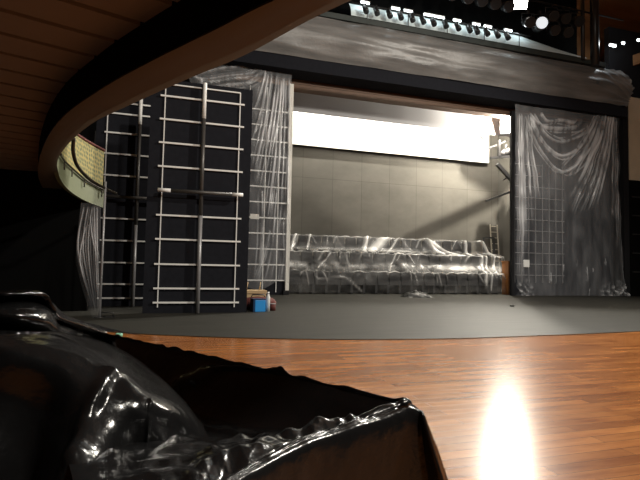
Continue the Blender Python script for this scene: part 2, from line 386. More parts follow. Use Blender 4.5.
# tall towers behind the clear drapes
t = thing('scenery_tower', 'tall grid-battened tower with a bright white edge behind the left drape', 'scenery tower', (2.6, 19.3, ZF), 'scenery towers beside the stage opening')
MB().box(0, 2.0, .1, .2, 0, 8.6).build('panel', M_cloth, t)
for k in range(12): MB().box(.0, 1.98, .03, .1, .55+k*.625, .60+k*.625).build('batten', M_white, t)
for x in (.35, 1.05, 1.6): MB().box(x, x+.035, .05, .1, .1, 8.4).build('stile', M_white, t)
MB().box(1.98, 2.13, -.05, .35, .18, 8.64).build('white_edge', M_whiteedge, t)
MB().box(1.90, 2.13, -.06, .36, 0, .18).build('foot', M_black, t)
MB().box(.5, .85, .0, .05, 3.0, 3.2).build('notice_plate', M_whiteedge, t)
t = thing('scenery_tower', 'wide dark tower with a faint white grid behind the right drape', 'scenery tower', (15.35, 19.25, ZF), 'scenery towers beside the stage opening')
MB().box(.04, .2, -.06, .10, 0, 8.75).build('corner_post', M_black, t)
MB().box(.2, 6.2, .12, .16, 0, 8.75).build('panel', M_cloth, t)
for k in range(11): MB().box(.22, 3.2 if k < 9 else 1.9, .05, .12, .95+k*.53, .972+k*.53).build('batten', M_grey, t)
for k in range(8): MB().box(.30+k*.40, .32+k*.40, .07, .12, .6, 6.35).build('stile', M_grey, t)
o = MB().box(0, .34, 0, .012, 0, .34).build('paper_notice', M_wplast, None, at(523.5, 267, 19.2)); tag(o, 'small white paper square fixed to the grid behind the right drape', 'paper')

# ------------------------------------------------------------------ clear polythene drapes
def drape(name, label, outline, Y, ridges, nu, nv, m, amp=.10, wid=.09, nz=.03, bottom_ruffle=0, vfold=0, group='clear plastic drapes', milk=None):
    """outline: function (u, v) -> photo-plane (x, z); ridges: polylines (x, z, width, strength)"""
    uu, vv = np.meshgrid(np.linspace(0, 1, nu), np.linspace(0, 1, nv))
    PX, PZ = outline(uu, vv); Yd = np.zeros_like(PX); G = np.zeros_like(PX)
    BK = noise2(PX, PZ*.5, PX*0, 1.7, 31); BK2 = noise2(PX, PZ*.25, PX*0, 7, 33)
    rr = random.Random(len(ridges)); more = []
    for poly, w, st in ridges:
        more.append((poly, w*.62, st))
        for q in range(2):
            dx = rr.uniform(-2.2, 2.2)*w; dz = rr.uniform(-1.6, 1.6)*w; c0 = rr.randint(0, max(0, len(poly)//3))
            more.append(([(x+dx*(1+.4*i/len(poly)), z+dz) for i, (x, z) in enumerate(poly)][c0:], w*rr.uniform(.22, .4), st*rr.uniform(.45, .9)))
    G = G + (milk(uu, vv) if milk else 0)
    for poly, w, st in more:
        d, tt = seg_dist(PX, PZ, poly); fade = np.clip(np.minimum(tt*12, 1), 0, 1)*np.clip((1-tt)*3, 0, 1)
        e = np.exp(-(d/w)**2)*st*fade; Yd -= amp*e*np.minimum(1, w/.07); G = np.maximum(G, G*.6 + e*np.clip(.72+.8*BK+.5*BK2, .15, 1.15))
    N = noise2(PX, PZ, Yd, 1.1); N2 = noise2(PX, PZ*.35, Yd, 3.2, 9)
    Yd += nz*2*N + nz*N2
    if vfold: Yd += vfold*np.sin(PX*9 + 1.6*noise2(PX*.5, PZ*.12, Yd*0, 1, 4)*2)*np.clip(vv*1.5, .2, 1)
    G = np.clip(G + .10*np.clip(N2, 0, 1), 0, 1)
    if bottom_ruffle:
        w = np.clip((vv-.9)/.1, 0, 1)*bottom_ruffle(uu)
        R = noise2(PX, PZ, Yd, 6, 3); Yd -= w*(.18+.3*R); G = np.maximum(G, w*np.clip(.25+R*1.2, 0, 1))
    P = np.stack([PX, Y+Yd, PZ], -1); c = Vector((float(PX.mean()), Y, float(PZ.min())))
    P -= np.array(c); o = grid_obj(name, P, m, None, G); o.location = c
    return tag(o, label, 'plastic drape', group)
def xz(Y, *pts): return smooth_poly([(at(x, y, Y).x, at(x, y, Y).z) for x, y in pts], 5)

# right drape
YR = 18.75
def out_r(uu, vv):
    x0 = 15.22 + .05*vv; x1 = 21.45 + .30*vv - .15*np.sin(pi*vv)
    ztop = 9.0 + 0*uu
    return x0+(x1-x0)*uu, ztop + (ZF+.03-ztop)*vv
R = []
for (x0_, yt, xm, ym, x1_, y1_) in ((530, 112, 556, 128, 584, 117), (534, 112, 560, 142, 592, 120), (530, 115, 562, 156, 597, 122), (524, 115, 562, 172, 603, 125), (541, 112, 560, 120, 577, 116)):
    R.append((xz(YR, (x0_, yt), ((x0_+xm)/2-4, (yt+ym)/2+5), (xm, ym), ((xm+x1_)/2+5, (ym+y1_)/2+4), (x1_, y1_)), .13, .8))
for (a, b) in (((600, 113), (566, 180)), ((603, 113), (572, 198)), ((606, 113), (571, 214)), ((609, 113), (580, 215)), ((611, 113), (588, 212)), ((613, 113), (597, 206)), ((598, 113), (562, 168)), ((605, 113), (585, 170))):
    R.append((xz(YR, a, ((a[0]*.55+b[0]*.45)+2, (a[1]+b[1])/2), b), .085, .9))
for x0_, x1_, yb in ((616, 619, 250), (619, 624, 290), (613, 612, 215), (621.5, 627, 296)):
    R.append((xz(YR, (x0_, 112), ((x0_+x1_)/2, 200), (x1_, yb)), .06, .75))
for x0_, x1_, yb in ((519, 520, 290), (522, 526, 240), (525, 532, 225), (528, 541, 200), (521, 523, 296)):
    R.append((xz(YR, (x0_, 112), ((x0_+x1_)/2, 165), (x1_, yb)), .07, .7))
for x0_, yt, yb in ((551, 272, 283), (563, 264, 272), (587, 266, 283), (577, 259, 267), (606, 258, 266), (590, 288, 296), (593, 268, 273), (608, 285, 292)):
    R.append((xz(YR, (x0_, yt), (x0_, yb)), .028, .7))
ruff = lambda uu: np.clip(1-uu/.16, 0, 1)**.5 + np.clip((uu-.74)/.26, 0, 1)**.5
drape('plastic_drape', 'wide clear plastic drape with swagged folds on the right of the stage opening', out_r, YR, R, 190, 230, M_film, bottom_ruffle=ruff, vfold=.012, milk=lambda a, b: .13*np.clip((.62-b)/.25, 0, 1)*np.clip((.97-a)*8, 0, 1)+.03)
# left drape
YL = 18.95
def out_l(uu, vv):
    x0 = 0.3 + 1.55*np.clip(vv*1.6, 0, 1); x1 = 4.56 + .08*vv
    ztop = 9.15 + 0*uu; zb = .35 - .0*uu + .28*np.sin(uu*9)*np.clip(uu*1.5-.4, 0, 1)
    return x0+(x1-x0)*uu, ztop + (zb-ztop)*vv
R = []
for a, b in (((268, 72), (252, 140)), ((272, 72), (254, 175)), ((276, 73), (257, 200)), ((279, 73), (262, 190)), ((281, 74), (266, 230)), ((284, 74), (273, 230)), ((286, 75), (279, 240)), ((289, 75), (286, 250)), ((266, 71), (250, 118)), ((283, 74), (270, 160)), ((277, 73), (264, 150))):
    R.append((xz(YL, a, ((a[0]*.6+b[0]*.4), (a[1]+b[1])/2), b), .06, .85))
for y in (0, 7, 15):
    R.append((xz(YL, (185+y, 76), (205, 72+y), (228, 68+y*1.1), (250, 66+y), (264, 66)), .09, .6))
for a, b in (((262, 190), (258, 292)), ((275, 215), (262, 290)), ((283, 220), (279, 292)), ((270, 230), (253, 285)), ((288, 200), (288, 290))):
    R.append((xz(YL, a, ((a[0]+b[0])/2+2, (a[1]+b[1])/2), b), .08, .55))
drape('plastic_drape', 'clear plastic drape gathered over the white-edged tower left of the stage opening', out_l, YL, R, 150, 220, M_film, vfold=.015, milk=lambda a, b: .10+.0*a)
# narrow drape under the box
YS = 11.2
def out_s(uu, vv):
    px0 = np.interp(vv, [0, .3, .5, .75, 1], [81, 77, 75.5, 83, 92.5]); px1 = np.interp(vv, [0, .3, .6, 1], [101, 100.5, 100.5, 101.5])
    py = 203 + 117.5*vv
    px = px0+(px1-px0)*uu
    q = [at(a, b, YS) for a, b in zip(px.ravel(), py.ravel())]
    return np.array([a.x for a in q]).reshape(px.shape), np.maximum(np.array([a.z for a in q]).reshape(px.shape), ZF+.01)
R = []
for a, m_, b in (((84, 206), (78, 250), (91, 300)), ((88, 206), (83, 250), (95, 312)), ((92, 206), (88, 250), (96, 318)), ((94, 206), (95, 240), (98, 318)), ((97, 206), (97, 240), (99, 316)), ((90, 215), (92, 236), (98, 262)), ((86, 225), (80, 262), (92, 305))):
    R.append((xz(YS, a, m_, b), .02, .9))
drape('plastic_drape', 'narrow crumpled plastic drape hanging to the stage floor under the green box', out_s, YS, R, 60, 150, M_film, amp=.09, nz=.015)
t = thing('steel_post', 'slim grey post standing beside the narrow crumpled drape', 'post', (at(99.5, 317, 11.35).x, 11.35, ZF))
MB().tube([(0, 0, 0), (0, 0, 2.9)], .025, 8).build('shaft', M_grey, t); MB().tube([(0, 0, 0), (0, 0, .02)], .11, 16).build('foot_plate', M_dark, t)
p = gr(107, 318); t = thing('stage_brace', 'small black floor bracket on the stage beside the narrow crumpled drape', 'bracket', (p.x, p.y, ZF))
MB().box(-.16, .16, -.10, .10, 0, .02).build('plate', M_dark, t)
MB().tube([(-.12, 0, .02), (-.12, 0, .1), (.12, 0, .1), (.12, 0, .02)], .015, 8).build('handle', M_dark, t)

# header wrapped in grey polythene
tl, tr_, bl, br_ = at(200, -12, 18.3), at(621, 71, 18.3), at(150, 38, 18.3), at(625, 101, 18.3)
nu, nv = 260, 60
uu, vv = np.meshgrid(np.linspace(0, 1, nu), np.linspace(0, 1, nv))
ztop, zbot = 11.22, 9.46
PX = -1.0 + (21.40+1.0)*uu + .25*uu*vv; PZ = ztop + (zbot-ztop)*vv - .10*np.sin(pi*uu*3)*(1-vv)*.4
belly = np.sin(pi*np.clip(vv, 0, 1))*.38
Yd = -belly - .25*vv*0
N = noise2(PX*.3, PZ*2.2, Yd*0, 1.0); N2 = noise2(PX*.8, PZ*4, Yd*0, 1.0, 5)
endw = np.clip((uu-.90)/.10, 0, 1)
fan = np.sin((vv+.12)*26/(1.15-uu+.02)*.1*(1+0*uu))
ang = np.arctan2(PZ-(zbot+.15), 21.9-PX+.15)
fan = np.sin(ang*34)*endw*.07
Yd += .10*N + .05*N2 + fan
G = np.clip(.45+.5*N+.4*N2 + fan*4, 0, 1)
P = np.stack([PX, 18.42+Yd, PZ], -1)
P[:, :, 1] = np.minimum(P[:, :, 1], 18.46)
P -= np.array((10, 18.42, zbot)); o = grid_obj('plastic_wrap', P, M_filmhdr, None, G); o.location = (10, 18.42, zbot)
tag(o, 'long grey plastic sheet wrapped along the header above the stage opening', 'plastic sheet')
struct(MB().box(-1.2, 21.4, 18.5, 19.4, 9.42, 11.25).build('trim_9', M_cloth))

# ------------------------------------------------------------------ catwalk with lights above the header
ZC = 11.30
cw = thing('catwalk', 'lighting gallery with a curved white reflector above the plastic-wrapped header', 'lighting gallery', (6.0, 18.5, ZC))
MB().box(-1.2, 14.2, -.15, .9, -.06, .16).build('deck', M_cat, cw)
pts = [(x, .35-.25*math.cos(a), .16+.62*a/1.6) for x in (0,) for a in np.linspace(0, 1.6, 8)]
xs = np.linspace(.95, 13.3, 60)
P = np.array([[(x, .12 + .3*k*k, .34 + k*(.66 if x < 9.6 else .66-.5*((x-9.6)/3.7))) for x in xs] for k in np.linspace(0, 1, 6)])
grid_obj('reflector', P, M_diff, cw)
MB().tube([(-.5, -.05, .80), (9.8, -.05, .80)], .03, 8).build('hanging_rail', M_dark, cw)
for x in np.arange(-.3, 9.9, 1.9): MB().tube([(x, -.05, .14), (x, -.05, .80)], .022, 6).build('rail_post', M_dark, cw)
# short fluorescent fittings on the rail
def strip(loc, label, length=.42, h=.09, group='short fluorescent fittings on the gallery rail'):
    t = thing('strip_light', label, 'strip light', loc, group)
    MB().box(-length/2, length/2, 0, .10, h, h+.04).build('housing', M_wplast, t)
    MB().tube([(-length/2+.02, .04, h*.5), (length/2-.02, .04, h*.5)], h*.48, 8).build('tube', M_tube, t)
    return t
ux = [7.5, 8.9, 9.5, 10.5, 11.0, 11.9, 12.9, 13.5, 14.6]
for i, x in enumerate(ux):
    strip((x, 18.42, ZC+.83), 'short lit fluorescent fitting on the rail of the gallery above the header', .52 if i in (3, 4) else .4)
# stage spotlights
def make_spot(name, label, R_, Ln, loc, aim, group, lens=M_lens, yoke=True):
    t = thing(name, label, 'stage light', loc, group)
    d = Vector(aim).normalized()
    b = MB().tube([-d*Ln*.55, -d*Ln*.5, -d*Ln*.1, d*Ln*.15, d*Ln*.5], [R_*.5, R_*.85, R_*.9, R_, R_], 16).build('body', M_dark, t)
    MB().tube([d*Ln*.5, d*Ln*.53], R_*.88, 16).build('lens', lens, t)
    if yoke:
        s = d.cross(Vector((0,0,1))).normalized()*(R_*1.18)
        MB().tube([s, s+Vector((0,0,R_*1.7)), -s+Vector((0,0,R_*1.7)), -s], R_*.09, 6).build('yoke', M_dark, t)
        MB().box(-R_*.2, R_*.2, -R_*.2, R_*.2, R_*1.65, R_*2.2).build('clamp', M_dark, t)
    return t
sx = [366, 377, 390, 401, 412.5, 423.5, 434, 446, 458.5, 470, 477.5, 487.5, 498, 508]
first = None
for i, px in enumerate(sx):
    x = at(px, 8+(px-366)*.205, 18.3).x
    loc = Vector((x, 18.36, ZC+.56))
    if first is None: first = o = make_spot('stage_spotlight', '', .115, .36, loc, (.1, -.45, -.9), 'small dark spotlights along the white gallery reflector')
    else: o = copy_tree(first); o.location = loc
    o['label'] = 'small dark spotlight hanging in the row before the white gallery reflector'
# upper pipe with bigger lamps
pipe = MB().tube([(6.5, 0, 0), (21.3, 0, 0)], .04, 8).build('lighting_pipe', M_dark, None, (0, 18.3, 13.75)); tag(pipe, 'long dark pipe carrying the upper row of stage lights', 'pipe')
big = None; bl_ = [(x, 0) for x in (8.3, 9.2, 9.9, 10.7, 11.5, 12.3, 13.0, 13.7, 14.4, 16.9, 17.6, 18.4)]
for i, (x, dz) in enumerate(bl_):
    loc = Vector((x, 18.3, 13.2+dz))
    if big is None: big = o = make_spot('stage_lantern', '', .24, .62, loc, (-.25, -.85, -.5), 'dark lanterns on the upper lighting pipe')
    else: o = copy_tree(big); o.location = loc
    o['label'] = 'dark stage lantern hanging in the upper row above the gallery'
# the lanterns at the right end of the gallery
M_lenslit = mat('pale_lit_lens', (.7, .72, .7), .3, emit=(.9, .95, 1), estr=.8)
o = make_spot('stage_lantern', 'round stage lantern with a pale lens right of the bright floodlight', .30, .6, at(539.5, 25, 18.2), (-.35, -.9, -.15), None, M_lenslit)
for px, py, l in ((528, 22, 'dark lantern between the bright floodlight and the pale-lensed lantern'), (553, 30, 'dark lantern right of the pale-lensed lantern'), (566, 32, 'outermost dark lantern at the right end of the gallery')):
    o = copy_tree(big); o.location = at(px, py, 18.3); o['label'] = l; del o['group']
# floodlight above the gallery
def flood(label, loc, w, h, aim, m, group=None):
    t = thing('floodlight', label, 'floodlight', loc, group)
    d = Vector(aim).normalized(); rzq = d.to_track_quat('Y', 'Z'); t.rotation_mode = 'QUATERNION'; t.rotation_quaternion = rzq
    mb = MB(); a, b = w/2, h/2
    front = [(-a, .1, -b), (a, .1, -b), (a, .1, b), (-a, .1, b)]; back = [(-a*.6, -.12, -b*.6), (a*.6, -.12, -b*.6), (a*.6, -.12, b*.6), (-a*.6, -.12, b*.6)]
    mb.add(front+back, [(4,5,6,7), (0,4,7,3), (1,2,6,5), (3,7,6,2), (0,1,5,4)]).build('housing', M_dark, t)
    MB().box(-a*.94, a*.94, .09, .11, -b*.94, b*.94).build('lit_face', m, t)
    MB().bar((-a*1.08, 0, 0), (-a*1.08, 0, b*1.7), .03, .05).bar((a*1.08, 0, 0), (a*1.08, 0, b*1.7), .03, .05).bar((-a*1.1, 0, b*1.7), (a*1.1, 0, b*1.7), .05, .03).build('bracket', M_dark, t)
    return t
fl_loc = at(520, 3, 18.1)
flood('bright lit floodlight hanging above the gallery at the top of the view', fl_loc, .62, .55, (-.35, -.85, -.45), M_halo)
# cables and drop pipes round the right end
for px, y0, y1, lb in ((582, 18, 60, 'dark vertical pipe hanging nearest the lanterns at the gallery end'), (594, 0, 66, 'thick dark vertical pipe right of the gallery end')):
    a = at(px, y0, 18.3); b = at(px+1, y1, 18.3)
    o = MB().tube([(0, 0, 0), (0, 0, a.z-b.z+2)], .09 if px == 582 else .2, 8).build('drop_pipe', M_dark, None, (b.x, 18.3, b.z)); tag(o, lb, 'pipe')
for px, py, ln, lb in ((613.5, 46.5, .42, 'lit fluorescent tube fitting at the far right, longest of three'), (624, 44, .16, 'small lit lamp right of the longest fluorescent fitting'), (639.5, 41, .2, 'lit lamp at the right edge near the beige wall top')):
    strip(at(px, py, 18.6), lb, ln, .11, 'lit fittings right of the proscenium')

# ------------------------------------------------------------------ upstage: cloths, boom, ladder
def cloth(name, label, X0, X1, Y, z0, z1, m, cat='hanging cloth'):
    uu, vv = np.meshgrid(np.linspace(0, 1, 80), np.linspace(0, 1, 16)); PX = X0+(X1-X0)*uu; PZ = z0+(z1-z0)*vv
    P = np.stack([PX-X0, .006*np.sin(PX*.9)+.002*np.sin(PX*4), PZ-z0], -1)
    P = np.concatenate([P, (P+np.array((0, .02, 0)))[::-1]], 0)
    o = grid_obj(name, P, m); o.location = (X0, Y, z0); return tag(o, label, cat)
z0c = at(390, 153.5, 23.7).z
cloth('white_border_cloth', 'bright white cloth hanging across the back of the stage', 2.6, at(489, 150, 23.7).x, 23.7, z0c, z0c+1.9, M_screen)
zb = at(380, 121.5, 21.2).z
cloth('grey_border_cloth', 'grey border cloth hanging above the bright white cloth', 2.6, 17.2, 21.2, zb, zb+2.6, M_border)

lamp = at(509, 125, 20.6)
t = thing('lighting_boom', 'dark lighting mast with angled arms behind the right tower', 'lighting mast', (16.75, 20.7, ZF))
MB().tube([(0, 0, 0), (0, 0, 8.5)], .06, 10).build('mast', M_dark, t)
MB().tube([(0, 0, 0), (0, 0, .06)], .2, 20).build('base_plate', M_dark, t)
B = Vector((16.75, 20.7, ZF))
for (a, b, w) in (((497, 164), (515, 184), .16), ((486, 201), (515, 190), .10), ((490, 158), (515, 156), .12), ((499, 140), (499, 158), .12), ((503, 180), (516, 172), .06)):
    MB().bar(at(*a, 20.7)-B, at(*b, 20.7)-B, w, w).build('arm', M_dark, t)
src = lamp + Vector((-.28, -.25, -.1))
for A_, B_, tq in (((502, 196), (404, 241), .2), ((286, 199), (347, 240), .13)):  # added bars in the beam, throwing diagonal shadows on the back wall
    pa, pb = [src + (at(*q, 24)-src)*tq for q in (A_, B_)]
    MB().bar(pa-B, pb-B, .07, .07).build('arm', M_dark, t)
make_spot('stage_spotlight', 'dark spotlight hanging on the mast below the bright work light', .2, .5, at(506, 153, 21.05), (-.6, .5, -.5), None)
flood('bright white work light at the top of the mast beside the right drape', lamp, .85, .8, (-.55, -.75, -.35), M_on)
back_fill = lamp + Vector((.35, .75, .05))  # added head, lights the cloth and wall that the main housing blocks
flood('added fill light turned to the back wall, behind the bright work light', back_fill, .45, .4, (-.35, .85, -.2), M_halo)
def ladder(px0, px1, Y, ztop):
    x0, x1 = at(px0, 240, Y).x, at(px1, 240, Y).x
    t = thing('ladder', 'pale ladder leaning at the back wall behind the covered seats', 'ladder', (x0, Y, ZF)); w = x1-x0
    for x in (0, w): MB().bar((x, 0, 0), (x, .35, ztop), .045, .06).build('rail', M_ladder, t)
    for k in range(11): z = .35+k*.33*1; MB().tube([(0, .35*z/ztop, z), (w, .35*z/ztop, z)], .02, 8).build('rung', M_ladder, t) if z < ztop else None
ladder(494, 501, 23.3, 3.75)
x0, x1 = at(484, 250, 23.0).x, at(494, 250, 23.0).x; zt = at(489, 238, 23.0).z
t = thing('open_rack', 'empty dark upright rack standing behind the covered seats beside the ladder', 'rack', (x0, 23.0, ZF)); w = x1-x0
for a, b in (((0, 0, 0), (0, 0, zt)), ((w, 0, 0), (w, 0, zt))): MB().bar(a, b, .09, .08).build('upright', M_dark, t)
for z in (zt, .1): MB().bar((0, 0, z), (w, 0, z), .08, .09).build('crosspiece', M_dark, t)
x0, x1 = at(508.5, 290, 19.8).x, at(518, 290, 19.8).x
t = thing('wooden_cabinet', 'orange-brown wooden cabinet beside the right end of the covered seats', 'cabinet', (x0, 19.8, ZF)); w = x1-x0; zt = at(510, 262, 19.8).z
MB().box(0, w, 0, .5, 0, zt).build('body', M_orange, t, bevel=.02)
MB().box(.10, w-.1, -.02, 0, .1, zt-.1).build('door', M_orange, t); MB().box(.08, .13, -.05, -.02, .6, .8).build('handle', M_dark, t)
MB().box(-.03, w+.03, -.03, .53, zt, zt+.04).build('top_board', M_orange, t)

# ------------------------------------------------------------------ covered seats on stage
def make_seat():
    t = thing('theatre_seat', '', 'theatre seat', (0, 0, 0))
    n = 8; vs = []; fs = []
    for yy, lean in ((0, 0), (.11, 0)):
        for k in range(n+1):
            a = pi*k/n; vs.append((.25*cos(a)*(1 if True else 1), yy, .86+.10*sin(a)**.6 if 0 < k < n else .80))
        vs += [(-.23, yy, .40), (.23, yy, .40)]
    m = n+3
    fs = [tuple(range(m))[::1], tuple(m+i for i in reversed(range(m)))] + [(i, m+i, m+(i+1) % m, (i+1) % m) for i in range(m)]
    MB().add(vs, fs).build('backrest', M_seat, t)
    MB().box(-.23, .23, .11, .55, .38, .47).build('seat', M_seat, t)
    for s in (-1, 1): MB().box(s*.265-.025, s*.265+.025, .05, .5, 0, .62).build('arm_panel', M_seat, t)
    return t
s0 = None
tiers = [(20.15, 0.0, 4.0, 15.5, 'front'), (21.05, .93, 4.2, 16.05, 'middle'), (21.95, 1.65, 4.3, 15.6, 'top')]
for Yt, zt, xa, xb, nm in tiers:
    if zt:
        o = tag(MB().box(0, xb-xa+.3, 0, .88, 0, zt-.06).box(-.02, xb-xa+.32, -.02, .9, zt-.06, zt).build('seating_riser', M_black, None, (xa-.2, Yt-.12, ZF)), 'black platform carrying the %s row of covered seats' % nm, 'platform')
    x = xa
    while x <= xb-.25:
        if s0 is None: s0 = o = make_seat()
        else: o = copy_tree(s0)
        o.location = (x, Yt, zt+ZF); o['group'] = 'covered theatre seats in the %s row' % nm
        o['label'] = 'dark theatre seat in the %s row under the clear plastic cover on stage' % nm
        x += .585
# the sheet over them: a profile swept along x
xs = np.linspace(3.3, 17.15, 340)
prof = [(22.75, 1.2), (22.62, 2.2), (22.5, 2.72), (22.0, 2.78), (21.85, 2.70), (21.74, 2.40), (21.62, 2.16), (21.4, 2.04), (21.0, 1.95), (20.88, 1.86), (20.80, 1.55), (20.68, 1.36), (20.45, 1.18), (20.15, 1.06), (20.02, 1.0), (19.96, .6), (19.94, .08)]
pp = smooth_poly(prof, 5); pv = np.array(pp); pv[:, 1] *= .962; nj = len(pv); ni = len(xs)
PX = np.repeat(xs[None, :], nj, 0); PY = np.repeat(pv[:, 0][:, None], ni, 1); PZ = np.repeat(pv[:, 1][:, None], ni, 1)
# right end slopes down: the top tier stops first
k = np.clip((PX-15.65)/.95, 0, 1); k = k*k*(3-2*k)
PZ = np.where(PZ > 1.95, PZ + (np.minimum(PZ, 1.97)-PZ)*k, PZ)
xe = np.interp(PY, [19.9, 20.6, 21.5, 22.5], [15.68, 16.1, 16.5, 16.75])
k2 = np.clip((PX-xe)/.35, 0, 1)**2; PZ = PZ*(1-k2) + np.minimum(PZ, .05)*k2
PY = PY + k2*.0
# scallops over seat backs and sags between
sc = np.abs(np.sin((PX-4.0)/.585*pi + pi/2)); ledge = np.zeros_like(PZ); G = np.zeros_like(PZ)
vlin = np.repeat(np.linspace(0, len(prof)-1, nj)[:, None], ni, 1)
for c, s in ((3.0, .7), (8.0, .9), (13.2, 1.0)):
    w = np.exp(-((vlin-c)/s)**2); PZ -= .045*w*(1-sc)
NA = noise2(PX, PY, PZ, .9); NB = noise2(PX, PY, PZ, 3.0, 7); NC = noise2(PX*2.2, PY*.5, PZ*.5, 1.0, 3)
for c, s, st in ((3.6, .35, .4), (6.6, .5, .42), (8.1, .4, .75), (11.4, .9, .5), (13.2, .4, .72)):
    G = np.maximum(G, np.exp(-((vlin-c)/s)**2)*st*np.clip(.62+.9*NA+.7*NB, .12, 1.25))  # milkier bands paint the light caught along the seat ledges
PY -= .06*np.clip(NC, -.3, 1)+.03*NB; PZ += .02*NB*(PZ > .15)
# big diagonal folds across the tiers
def fold(poly, w, st):
    global PY, PZ, G
    w *= .7; d, tt = seg_dist(PX, vlin*.18, [(a, b*.18) for a, b in poly]); e = np.exp(-(d/w)**2)*st
    PY = PY - .10*e; PZ = PZ+.03*e*(vlin < 15.5); G = np.maximum(G, e)
def xs_of(px, Y): return at(px, 250, Y).x
for a, va, b, vb, w, st in ((295, 3.2, 292, 7.5, .10, .8), (309, 3.5, 309, 7.2, .05, .7), (366, 3.2, 367, 7.2, .14, .9), (367, 6.6, 385, 3.5, .22, .95), (398, 3.4, 390, 7.3, .06, .6), (423, 3.2, 447, 7.2, .14, .95), (425, 3.6, 460, 7.4, .10, .8),
                            (464, 3.2, 472, 7.4, .10, .9), (480, 3.0, 498, 8.5, .15, .95), (484, 7, 486, 15, .09, .75), (488, 7.5, 491, 15.5, .06, .6), (400, 7.5, 393, 12.5, .06, .5), (330, 9, 322, 12, .05, .5), (310, 12.5, 318, 15, .02, .35), (318, 14.8, 345, 14.6, .02, .35), (345, 14.6, 362, 15.8, .02, .35), (496, 8, 499, 14, .05, .7)):
    Ya = 22.0 if va < 7 else 20.9 if va < 11.5 else 19.95; Yb = 22.0 if vb < 6 else 21.0 if vb < 11.5 else 19.95
    fold([(xs_of(a, Ya), va), (xs_of(b, Yb), vb)], w, st)
rr = random.Random(3)
for q in range(95):
    a = rr.uniform(3.6, 15.6); va = rr.choice((3.2, 7.0, 7.4, 12.0, 12.6)); L_ = rr.uniform(.8, 3.2)
    fold([(a, va), (a+rr.uniform(-.25, .25)*L_, va+L_)], rr.uniform(.018, .035), rr.uniform(.2, .5))
PZ = np.maximum(PZ, ZF+.02)
P = np.stack([PX-10, PY-20, PZ], -1); o = grid_obj('plastic_cover', P, M_filmseat, None, G); o.location = (10, 20, 0)
tag(o, 'long clear plastic cover draped over the tiered seats on stage', 'plastic cover')

# crumpled bundle on the stage floor
p = gr(420, 298); nu, nv = 60, 34
uu, vv = np.meshgrid(np.linspace(-1, 1, nu), np.linspace(-1, 1, nv))
hgt = np.clip(1-np.abs(uu)**2.6, 0, 1)*np.clip(1-np.abs(vv)**3, 0, 1)
PX = uu*.62; PY = vv*.38
R1 = noise2(PX, PY, PX*0, 3.5); R2 = noise2(PX, PY, PX*0, 8, 4)
PZ = np.clip(hgt*(.19-.06*uu+.12*np.abs(R1)+.05*R2), 0, 1)
PX += .05*R2; PY += .06*R1
o = grid_obj('plastic_bundle', np.stack([PX, PY, PZ], -1), M_poly2, None); o.location = (p.x, p.y+.3, ZF+.003)
tag(o, 'crumpled heap of dark plastic lying on the stage before the covered seats', 'plastic bundle')

# ------------------------------------------------------------------ small things by the front flat
def lift(px, py): q = gr(px, py); return Vector((q.x, q.y, ZF))
q = lift(259, 312)
t = thing('blue_carton', 'bright blue box on the stage floor beside the front black flat', 'box', q, rz=.15)
MB().box(-.15, .13, -.12, .14, 0, .30).build('body', M_blue, t, bevel=.015)
MB().box(-.19, -.152, -.11, .15, 0, .33).build('side_panel', M_bluedark, t)
MB().box(-.15, .13, -.12, .14, .30, .325).build('lid', M_bluedark, t)
q2 = q+Vector((.24, .08, 0)); t = thing('white_bottle', 'white plastic bottle standing right of the blue box', 'bottle', q2)
MB().tube([(0,0,0), (0,0,.36), (0,0,.42), (0,0,.44)], [.055, .055, .03, .025], 14).build('body', M_wplast, t); MB().tube([(0,0,.44), (0,0,.49)], .03, 12).build('cap', M_wplast, t)
q3 = q+Vector((.05, .42, 0)); t = thing('tool_bag', 'dark red bag behind the blue box', 'bag', q3)
MB().tube([(-.42, 0, .15), (-.36, 0, .17), (0, 0, .19), (.36, 0, .17), (.46, 0, .14)], [.08, .15, .17, .15, .08], 12).build('body', M_red, t)
MB().tube([(-.2, 0, .3), (-.16, 0, .40), (.14, 0, .40), (.2, 0, .3)], .016, 8).build('handle', M_dark, t)
q4 = q+Vector((.0, .85, 0)); t = thing('wooden_crate', 'tan wooden crate behind the dark red bag', 'crate', q4)
MB().box(-.36, .30, -.2, .2, .0, .42).build('body', M_tan, t)
MB().box(-.38, .32, -.22, .22, .42, .5).build('rim', M_tan, t); 
for s in (-.2, .15): MB().tube([(s, 0, .5), (s+.03, 0, .72)], .014, 6).build('tool_handle', M_tan, t)
q5 = q+Vector((.40, .22, 0)); t = thing('paint_tin', 'small dark tin right of the white bottle', 'tin', q5)
MB().tube([(0,0,0), (0,0,.17)], .075, 14).build('body', M_red, t); MB().tube([(0,0,.17), (0,0,.185)], .078, 14).build('lid', M_grey, t)
q = gr(119, 336.5); t = thing('tape_roll', 'small mint green tape roll on the boards at the edge of the stage paint', 'tape roll', (q.x, q.y, .0005))
vs = []; m = 20
for rr, zz in ((.055, 0), (.055, .05), (.035, .05), (.035, 0)): vs += [(rr*cos(2*pi*k/m), rr*sin(2*pi*k/m), zz) for k in range(m)]
MB().add(vs, [(j*m+k, j*m+(k+1) % m, ((j+1) % 4)*m+(k+1) % m, ((j+1) % 4)*m+k) for j in range(4) for k in range(m)], True).build('roll', M_green, t)
q = lift(512, 307); t = thing('cable_clip', 'tiny black clip lying on the stage floor before the right tower', 'clip', q)
MB().box(-.06, .05, -.04, .04, 0, .05).build('body', M_dark, t); MB().bar((.05, 0, .03), (.14, .03, .02), .02, .02).build('arm', M_dark, t)

